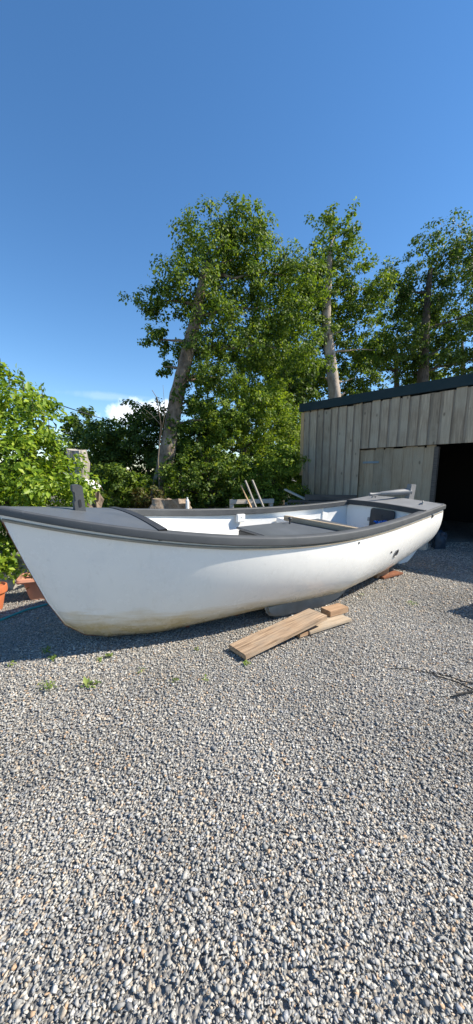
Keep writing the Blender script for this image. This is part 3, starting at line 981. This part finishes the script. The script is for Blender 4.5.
# rim closing the top between the skins is covered by the gunwale
def sweep(xs, side, prof, name, mat, zoff=0, voff=0, hscale=None):
    pts = []
    for x in xs:
        b0 = float(hb(x)); s0 = float(sh(x))
        dx = .01
        tv = np.array([1, (float(hb(x + dx)) - b0) / dx]); tv /= np.linalg.norm(tv)
        nx, nv = -tv[1], tv[0]
        k = hscale(x) if hscale else 1
        pts.append([(x + nx * o_, -side * max(b0 + voff + nv * o_, 0.0), s0 + zoff + w_ * k) for o_, w_ in prof + prof[:1]])
    return pts
def sweep_obj(xs, side, prof, name, mat, **k):
    P = np.array(sweep(xs, side, prof, name, mat, **k))
    n, m_ = P.shape[:2]
    v = P[:, :-1].reshape(-1, 3).tolist(); m_ -= 1
    f = [(i * m_ + j, i * m_ + (j + 1) % m_, (i + 1) * m_ + (j + 1) % m_, (i + 1) * m_ + j) for i in range(n - 1) for j in range(m_)]
    f.append(tuple(range(m_))); f.append(tuple((n - 1) * m_ + j for j in range(m_)))
    me = bpy.data.meshes.new(name); me.from_pydata(v, [], f)
    q = bmesh.new(); q.from_mesh(me); bmesh.ops.recalc_face_normals(q, faces=q.faces); q.to_mesh(me); q.free()
    me.polygons.foreach_set('use_smooth', [True] * len(me.polygons)); me.set_sharp_from_angle(angle=R(35))
    return link(name, me, mat, boat)
RX = np.linspace(0.0, BL + .03, 70)
hsx = lambda x: float(np.interp(x, [0, 1.0, 2.5, 5.7], [.72, .85, 1.0, .85]))
prof = [(.0, -.006), (.004, -.02), (.004, -.072), (-.004, -.082), (-.05, -.086), (-.098, -.086), (-.104, -.078), (-.104, -.004), (-.098, .002), (-.06, .006), (-.012, .003)]
for s in (1, -1):
    gw = sweep_obj(RX, s, prof, 'gunwale', M['grey'], hscale=hsx)
    sweep_obj(np.linspace(.02, BL - .02, 60), s, [(-.022, -.0), (-.010, -.006), (-.010, -.02), (-.022, -.026)], 'rubbing_line', M['beige'], zoff=-.088)
# foredeck
FD = 1.07
P = []
for x in np.linspace(.02, FD, 18):
    bb = float(hb(x)) - .03; row = []
    for q in np.linspace(-1, 1, 15):
        row.append((x, -q * bb, float(sh(x)) + .006 + .030 * (1 - q * q) * min(1, x * 2)))
    P.append(row)
fdk = grid_mesh('foredeck', np.array(P), M['deck'], boat)
P = []
for x in (FD - .055, FD + .0, FD + .05):
    pass
# dark coaming board across the after edge of the foredeck
def cross_board(name, x0, x1, zt, zb, mat, crown=.03, inset=.03):
    P = []
    for q in np.linspace(-1, 1, 17):
        z0 = .006 + crown * (1 - q * q)
        row = []
        for (x, dz) in ((x0, zb), (x0, zt), (x1, zt), (x1, zb), (x0, zb)):
            row.append((x, -q * (float(hb((x0 + x1) / 2)) - inset), float(sh((x0 + x1) / 2)) + z0 + dz))
        P.append(row)
    return grid_mesh(name, np.array(P), mat, boat, False)
cross_board('coaming', FD - .035, FD + .035, .012, -.08, M['charcoal'])
# bulkhead under it
def bulkhead(name, x, mat, top=0.0, inset=.05, t0=0.0):
    a = [hullpt(x, t, -1, inset) for t in TS[::-1]] + [hullpt(x, t, 1, inset) for t in TS]
    ts = np.array([a[:26][::-1], a[26:]])
    G = np.array([ts[0] * (1 - q) + ts[1] * q for q in np.linspace(0, 1, 9)])
    return grid_mesh(name, G, mat, boat, False)
bulkhead('bulkhead', FD + .03, M['white_in'])
AX = 5.08
bulkhead('bulkhead', AX + .02, M['white_in'])
# after deck
P = []
for x in np.linspace(AX, BL + .01, 12):
    bb = float(hb(x)) - .03; row = []
    for q in np.linspace(-1, 1, 13): row.append((x, -q * bb, float(sh(x)) + .004 + .022 * (1 - q * q)))
    P.append(row)
grid_mesh('after_deck', np.array(P), M['palegrey'], boat)
cross_board('coaming', AX - .03, AX + .03, .008, -.07, M['charcoal'], .022)
# transom cap
MB().box((BL + .012, 0, float(sh(BL)) - .03), (.05, 1.30, .085), None, .008).build('transom_cap', M['palegrey'], boat)
# floor
P = []
for x in np.linspace(1.1, 5.1, 24):
    row = []
    for q in np.linspace(-1, 1, 9):
        row.append((x, -q * (float(np.interp(.36, [section(x, t, .05)[1] for t in TS], [section(x, t, .05)[0] for t in TS])) - .01), .36))
    P.append(row)
grid_mesh('floor_boards', np.array(P), M['palegrey'], boat)
# engine box
EB = MB(); EB.box((3.24, -.07, .61), (1.46, .74, .50), None, .012); EB.build('engine_box', M['charcoal'], boat)
ebl = MB(); ebl.box((3.24, -.07, .878), (1.50, .78, .028), None, .008).build('engine_box_lid', M['deck'], boat)
MB().box((3.995, -.12, .70), (.02, .5, .3), None, .005).build('engine_box_vent', M['black'], boat)
# bench along the far side and lockers
MB().box((3.92, .70, .73), (.62, .26, .24), None, .01).build('side_locker', M['white_in'], boat)
MB().box((2.95, .86, .885), (.14, .05, .115), None, .008).build('switch_box', M['whiteplastic'], boat)
MB().lathe([(.006, 0), (.006, .004)], (2.95, .832, .9), 8).build('switch_knob', M['black'], boat)
pm = MB(); pm.prism([(4.55, .70), (5.04, .74), (5.04, .94), (4.55, .97)], .0, .02, Matrix.Translation((0, .74, 0)) @ Matrix.Rotation(R(90), 4, 'X'), .004).build('side_panel', M['white_in'], boat)
# throttle lever
tl = MB(); tl.tube([(3.27, .17, .885), (3.27, .17, .96)], .012, 8); tl.tube([(3.27, .17, .95), (3.27, .17, .965), (3.27, .17, .985)], [.018, .03, .018], 12)
tl.build('throttle_lever', M['charcoal'], boat, True, 40)
# grey hatch on the after bulkhead (faces the bow), with hinge and finger hole
hm = Matrix(((0, 0, 1, AX - .0), (-1, 0, 0, 0), (0, 1, 0, 0), (0, 0, 0, 1)))
def rrect(x0, x1, y0, y1, r, n=5):
    o_ = []
    for cx, cy_, a0 in ((x1 - r, y1 - r, 0), (x0 + r, y1 - r, 90), (x0 + r, y0 + r, 180), (x1 - r, y0 + r, 270)):
        for i in range(n + 1):
            a_ = R(a0 + 90 * i / n); o_.append((cx + r * math.cos(a_), cy_ + r * math.sin(a_)))
    return o_
hatch = MB().prism(rrect(-.165, .255, .60, 1.02, .04), -.028, -.002, hm, .004).build('hatch', M['charcoal'], boat)
MB().prism(rrect(.03, .06, .90, .93, .014), -.032, -.029, hm).build('finger_hole', M['black'], hatch)
MB().prism(rrect(-.205, -.165, .80, .86, .005), -.03, -.004, hm, .002).build('hinge', M['steel'], hatch)
# samson post
sp = empty('mooring_post', (.575, 0, 1.225), 0)
sp.parent = boat
sp.rotation_euler = (0, R(-4), 0)
m = MB()
q = [(-.044, 0), (.046, 0), (.044, .235), (.010, .25), (-.040, .248), (-.046, .20), (-.030, .185), (-.032, .12), (-.044, .10)]
m.prism(q, -.034, .034, Matrix.Rotation(R(90), 4, 'X'), .005)
pso = m.build('mooring_post', M['grey'], boat); bpy.data.objects.remove(sp)
pso.location = (.60, 0, 1.225); pso.rotation_euler = (0, R(-4), 0)
MB().prism(rrect(-.004, .016, .06, .125, .009), .035, .038, Matrix.Rotation(R(90), 4, 'X')).build('slot', M['black'], pso)
# cleats
def cleat(x, y, z, rz_):
    m = MB()
    m.tube([(-.07, 0, .045), (-.03, 0, .04), (.03, 0, .04), (.07, 0, .045)], [.008, .013, .013, .008], 8)
    for s in (-.025, .025): m.tube([(s * 1.5, 0, .0), (s, 0, .04)], [.014, .011], 8)
    o = m.build('cleat', M['steel'], boat, True, 40); o.location = (x, y, z); o.rotation_euler = (0, 0, rz_)
cleat(5.5, -.43, float(sh(5.5)) + .012, .4)
cleat(5.5, .43, float(sh(5.5)) + .012, -.4)
# fairlead on the near quarter below the rail
MB().box((5.32, -(float(hb(5.32)) - .016), float(sh(5.32)) - .105), (.045, .035, .045), None, .006).build('fairlead', M['grey'], boat)
# keel with stem band, deadwood and skeg
kp = [(.06, 1.12), (.15, .85), (.285, .48), (.41, .235), (.575, .09), (.75, .03), (1.1, .012), (2.0, .012), (3.5, .0), (5.0, -.02), (5.72, -.02), (5.72, .34), (5.2, .24), (4.6, .16), (3.5, .1), (2.0, .07), (1.1, .06), (.80, .08), (.60, .14), (.445, .27), (.32, .50), (.19, .86), (.10, 1.12)]
m = MB(); m.prism(kp, -.02, .02, Matrix.Rotation(R(90), 4, 'X'), .004).build('keel', M['hull'], boat)
sbp = [(.03, 1.19), (.145, .85), (.28, .478), (.405, .23), (.573, .082), (.75, .022), (1.2, .004), (2.1, .002)]
SBO = sbp + [(x + .006, z + .008) for x, z in sbp[::-1]]
MB().prism(SBO, -.014, .014, Matrix.Rotation(R(90), 4, 'X')).build('stem_band', M['rust'], boat)
# bilge keels
for s in (1, -1):
    P = []
    bk = [(2.22, .25), (2.235, .17), (2.27, .125), (2.34, .09), (2.46, .062), (2.65, .04), (2.93, .022), (3.2, .03), (3.40, .075), (3.54, .15), (3.62, .24)]
    m = MB(); m.prism(bk, -.035, .035, Matrix.Translation((0, -s * .62, 0)) @ Matrix.Rotation(R(90), 4, 'X'), .028)
    m.build('bilge_keel', M['keelpaint'], boat, True, 40)
# through-hull fittings on the near side
def on_hull(x, zt):
    best = min(np.linspace(0, 1, 400), key=lambda t: abs(section(x, t)[1] - zt))
    p_ = hullpt(x, best); a_ = hullpt(x + .02, best) - hullpt(x - .02, best); b_ = hullpt(x, min(best + .01, 1)) - hullpt(x, best - .01)
    n_ = np.cross(a_, b_); n_ /= np.linalg.norm(n_)
    if n_[1] > 0: n_ = -n_
    return Vector(p_), Vector(n_)
for nm, x, z, r, mt in [('exhaust_outlet', 4.31, .583, .05, 'black'), ('drain_hole', 4.13, .629, .012, 'black'), ('drain_hole', 3.27, .872, .011, 'steel')]:
    p_, n_ = on_hull(x, z)
    o = MB().lathe([(r * 1.25, -.01), (r * 1.25, .006), (r * 1.0, .009), (r * .95, .004), (r * .9, -.004)], n=20).build(nm, M['steel'] if r > .03 else M[mt], boat, True, 40)
    o.location = p_; o.rotation_euler = n_.to_track_quat('Z', 'Y').to_euler()
    if r > .03:
        o2 = MB().lathe([(r * .9, 0), (r * .9, .003)], n=20).build('bore', M['black'], o); o2.location = (0, 0, 0)
for x in (1.45, 2.02):
    p_, n_ = on_hull(x, .10)
    o = MB().lathe([(.022, -.01), (.022, .008), (.012, .012)], n=14).build('anode_stud', M['rust'], boat, True, 40); o.location = p_; o.rotation_euler = n_.to_track_quat('Z', 'Y').to_euler()
# rudder
rud = MB()
rp = [(5.755, .30), (5.97, .30), (5.95, 1.10), (5.975, 1.395), (5.81, 1.405), (5.79, 1.20), (5.755, 1.0)]
rud.prism(rp, -.038, .038, Matrix.Rotation(R(90), 4, 'X'), .008)
rudder = rud.build('rudder', M['palegrey'], boat)
bp = [(5.76, .42), (5.76, .05), (5.80, -.03), (5.90, -.055), (6.02, -.03), (6.20, .07), (6.36, .20), (6.42, .34), (6.34, .46), (6.15, .56), (5.96, .62)]
MB().prism(bp, -.028, .028, Matrix.Rotation(R(90), 4, 'X'), .012).build('rudder_blade', M['white_in'], rudder)
for z in (.30, .95): MB().box((5.745, 0, z), (.09, .09, .045), None, .006).build('pintle', M['rust'], rudder)
# tiller, stowed across the after deck
m = MB()
a0 = Vector((5.86, 0.0, 1.275)); a1 = Vector((5.14, .28, 1.22))
m.tube([a0, a0.lerp(a1, .3), a0.lerp(a1, .72), a0.lerp(a1, .74), a0.lerp(a1, .94), a0.lerp(a1, .96), a1], [.058, .05, .034, .024, .022, .028, .026], 12)
m.build('tiller', M['palegrey'], boat, True, 40)

# --- loose things in the boat
def inboat(p_): return (mw @ Vector(p_))
bar = MB(); bar.box((0, 0, 0), (.065, 1.22, .07), None, .008)
o = bar.build('wooden_bar', M['oar_wood'])
o.matrix_world = mw @ Matrix.Translation((3.50, -.185, .928)) @ Matrix.Rotation(R(9), 4, 'Z')
tag(o, 'long bare wooden bar lying across the grey engine box in the boat', 'bar')
bl = rough_block('blue_bag', (0, 0, 0), (.24, .17, .40), M['blue'], .16, 31, .7)
bl.matrix_world = mw @ Matrix.Translation((4.95, -.07, .44))
tag(bl, 'crumpled bright blue bag below the hatch in the stern of the boat', 'bag')

# ------------------------------------------------------------------ blocks and planks under the boat
def plank(name, pa, pb, width, th, mat, label, cat, up_hint=(0, 0, 1), bow=.0, bev=.005, seg=10):
    """board whose UNDERSIDE centre line runs pa -> pb"""
    pa = Vector(pa); pb = Vector(pb); d = pb - pa; Ln = d.length; x = d.normalized()
    y = Vector(up_hint).cross(x).normalized(); z = x.cross(y)
    t = bmesh.new()
    bmesh.ops.create_cube(t, size=1.0, matrix=Matrix.Diagonal((Ln, width, th, 1)))
    bmesh.ops.bevel(t, geom=list(t.edges), offset=bev, segments=2, affect='EDGES')
    m = MB(); m.add(t)
    o = m.build(name, mat)
    mt = Matrix((x, y, z)).transposed().to_4x4(); mt.translation = (pa + pb) / 2 + z * th / 2
    o.matrix_world = mt
    return tag(o, label, cat)
zr = .125
l0 = (gnd(229.5, 651) + gnd(245, 663)) / 2
r0 = (gnd(313, 613, zr) + gnd(323.6, 619, zr)) / 2
l0[2] = .018; r0[2] = zr
plank('wooden_plank', l0, r0, .245, .05, M['pale_plank'], 'long pale sawn plank sloping up from the gravel to the bilge keel', 'plank')
a = gnd(313, 626, .012); c = gnd(345, 617, .012)
a[2] = c[2] = .018
plank('wooden_plank', (.66, 3.34, .018), (1.17, 3.66, .022), .21, .032, M['tan_plank'], 'short pale grey board lying flat on the gravel under the sloping plank', 'plank')
plank('timber_block', (.96, 3.66, .055), (1.20, 3.80, .057), .15, .065, M['brown_block'], 'small brown wooden block under the near bilge keel on the flat board', 'block')
plank('timber_offcut', (.585, 3.215, .016), (.68, 3.275, .016), .07, .04, M['brown_block'], 'little brown offcut poking out from under the two planks', 'offcut')
# stern prop
b0 = gnd(383, 580); b1 = gnd(401, 573)
plank('rusty_plate', (2.16, 5.20, .016), (2.56, 5.44, .03), .15, .03, M['rust'], 'rusty iron plate lying on the gravel under the stern', 'plate')
plank('brick_prop', (2.06, 5.26, .02), (2.30, 5.40, .02), .2, .13, M['brown_block'], 'reddish block propping the keel at the stern', 'block')

# ------------------------------------------------------------------ pots, hose, wall
tp_ = gnd(40, 606)
tr_ = empty('terracotta_trough', (-2.37, 4.43, 0.0), R(20), 'pale terracotta trough planter with fluted sides and green plant beside the bow', 'planter')
# fluted rectangular trough
prof_n = 44
def troughring(hx, hy, z, fl):
    pts = []
    per = rrect(-hx, hx, -hy, hy, .05, 4)
    # resample
    per = per + per[:1]
    ds = [0]
    for i in range(1, len(per)): ds.append(ds[-1] + math.hypot(per[i][0] - per[i - 1][0], per[i][1] - per[i - 1][1]))
    for k in range(96):
        s = ds[-1] * k / 96
        x_ = np.interp(s, ds, [p_[0] for p_ in per]); y_ = np.interp(s, ds, [p_[1] for p_ in per])
        q_ = 1 - fl * (abs(math.sin(k * math.pi / 96 * 22)) < .35)
        pts.append((x_ * q_, y_ * q_, z))
    return pts
rings = [troughring(.26, .10, .0, .02), troughring(.275, .108, .05, .03), troughring(.31, .135, .235, .03), troughring(.315, .138, .245, 0), troughring(.37, .19, .25, 0), troughring(.38, .20, .27, 0), troughring(.37, .19, .30, 0), troughring(.32, .142, .302, 0), troughring(.305, .128, .26, 0)]
m = MB(); t = bmesh.new()
rv = [[t.verts.new(p_) for p_ in r_] for r_ in rings]
for i in range(len(rv) - 1):
    for j in range(96): t.faces.new((rv[i][j], rv[i][(j + 1) % 96], rv[i + 1][(j + 1) % 96], rv[i + 1][j]))
t.faces.new(rv[0][::-1]); t.faces.new(rv[-1]); m.add(t)
m.build('trough', M['terracotta'], tr_, True, 35)
P = rng.normal(0, 1, (420, 3)) * [.15, .07, .07] + [0, 0, .37]
leaf_mesh('leaves', P, np.tile([0, 0, 1.0], (420, 1)), .06, M['weed'], tr_, .5)
pot = empty('round_pot', (-2.86, 3.95, 0), 0, 'round orange clay flowerpot at the left edge beside the trough', 'flowerpot')
MB().lathe([(.11, 0), (.115, .01), (.16, .21), (.16, .212), (.182, .215), (.188, .245), (.185, .29), (.17, .295), (.16, .27)], n=36).build('pot', M['orange_pot'], pot, True, 35)
P = rng.normal(0, 1, (90, 3)) * [.05, .05, .05] + [0, 0, .32]
leaf_mesh('leaves', P, np.tile([0, 0, 1.0], (90, 1)), .05, M['weed'], pot, .4)
hz = []
for (px, py) in [(-90, 650), (-40, 634), (0, 621), (15, 615), (28, 610), (40, 607), (52, 603.5), (66, 598), (82, 593)]:
    p_ = gnd(px, py, .02); hz.append((p_[0], p_[1], .03))
hz = np.array(hz); k = np.linspace(0, len(hz) - 1, 50)
hz = np.column_stack([np.interp(k, range(len(hz)), hz[:, i]) for i in range(3)])
m = MB(); m.tube(hz.tolist(), .0135, 8)
tag(m.build('garden_hose', M['teal'], None, True), 'teal garden hose running across the gravel in front of the pots', 'hose')
# rubble wall behind the pots
wl_ = bmesh.new()
nx, nz = 60, 12
grid = []
rr = np.random.default_rng(12)
cells = rr.uniform(0, 1, (60, 2)) * [4.2, .55]; chh = rr.uniform(.0, .07, 60)
for i in range(nx + 1):
    row = []
    for j in range(nz + 1):
        x_ = 4.2 * i / nx; z_ = .5 * j / nz
        d_ = np.hypot(cells[:, 0] - x_, (cells[:, 1] - z_) * 1.4); o2 = np.argsort(d_)
        edge_ = min(1, (d_[o2[1]] - d_[o2[0]]) * 12)
        row.append((x_, -.05 - chh[o2[0]] - .06 * edge_ ** .5 + z_ * .12, z_ + .03 * rr.normal() * (j == nz)))
    row.append((x_, .35, .5)); row.append((x_, .35, 0))
    grid.append(row)
gw_ = grid_mesh('rubble_wall', np.array(grid), M['stone'], None, True, 40)
gw_.location = (-6.2, 4.62, 0); gw_.rotation_euler = (0, 0, R(4))
tag(gw_, 'low rough grey rubble stone wall below the laurel behind the pots', 'wall')

# ------------------------------------------------------------------ small weeds in the gravel
def weed(px, py, r, n, size, label, aspect=.5, spiky=False):
    g_ = gnd(px, py)
    P = np.column_stack([rng.normal(0, r * .42, n), rng.normal(0, r * .32, n), rng.uniform(.018, .018 + r * .5, n)])
    N = np.tile([0, 0, 1.4], (n, 1))
    o = leaf_mesh('weed', P, N, size * .98, M['weed'], None, aspect, -.5 if spiky else .2)
    o.location = (g_[0], g_[1], 0)
    tag(o, label, 'weed', 'weeds growing in the gravel')
for px, py, r, n, s, lab in [
        (46, 653, .05, 30, .026, 'green weed on the edge of the bow shadow, left of the yellow-green one'),
        (54, 660, .035, 22, .028, 'yellow-green weed just below the edge of the bow shadow'),
        (12, 666, .035, 16, .024, 'tiny weed nearest the left edge of the gravel'),
        (109, 658, .035, 22, .026, 'green weed below the forefoot, right one of a close pair'),
        (100, 661, .03, 16, .024, 'small weed below the forefoot, left one of a close pair'),
        (48, 691, .085, 60, .022, 'widest sparse straggly weed patch in the left foreground'),
        (90, 687, .05, 34, .032, 'bright broad-leaved weed right of the straggly patch'),
        (142, 673, .045, 16, .018, 'faint thin weed between forefoot and sloping plank'),
        (175, 683, .03, 16, .022, 'small weed left of centre in the open gravel before the plank'),
        (206, 682, .028, 14, .022, 'small weed closest to the lower end of the sloping plank'),
        (197, 651, .03, 12, .022, 'tiny weed under the hull shadow edge left of the plank'),
        (246, 666, .03, 18, .026, 'weed touching the lower end of the sloping plank'),
        (412, 606, .07, 40, .022, 'flat mossy weed strip in the gravel right of the stern'),
        (362, 596, .035, 12, .02, 'faint weed in the gravel between planks and rusty plate')]:
    weed(px, py, r, n, s, lab)

# dark thin tubes modelled in place of a twig shadow cast on the gravel
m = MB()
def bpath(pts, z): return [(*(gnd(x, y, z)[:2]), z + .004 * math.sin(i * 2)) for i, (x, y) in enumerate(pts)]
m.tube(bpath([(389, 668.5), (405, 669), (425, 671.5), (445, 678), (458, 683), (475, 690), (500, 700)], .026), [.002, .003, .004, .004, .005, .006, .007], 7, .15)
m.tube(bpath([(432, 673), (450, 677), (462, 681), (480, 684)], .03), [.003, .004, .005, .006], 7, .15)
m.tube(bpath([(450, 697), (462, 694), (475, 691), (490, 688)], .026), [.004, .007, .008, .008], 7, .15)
tag(m.build('branch_shadow', M['branch_shade'], None, True), 'thin dark twig-shaped shadow modelled on the gravel at the right edge', 'branch_shade')

# unseen crate added right of view to throw the dark wedge on the gravel
cr = empty('added_crate', (3.62, 3.72, 0), R(28), 'weathered slatted timber crate added out of view to the right to cast a shadow', 'crate')
for i in range(4):
    z = .09 + i * .15
    for sx, sy_, w_, d_ in ((0, -.37, .8, .02), (0, .37, .8, .02), (-.39, 0, .02, .72), (.39, 0, .02, .72)):
        MB().box((sx, sy_, z), (w_, d_, .125), None, .003).build('slat', M['grey_plank'], cr)
MB().box((0, 0, .63), (.82, .78, .02), None, .003).build('lid', M['grey_plank'], cr)
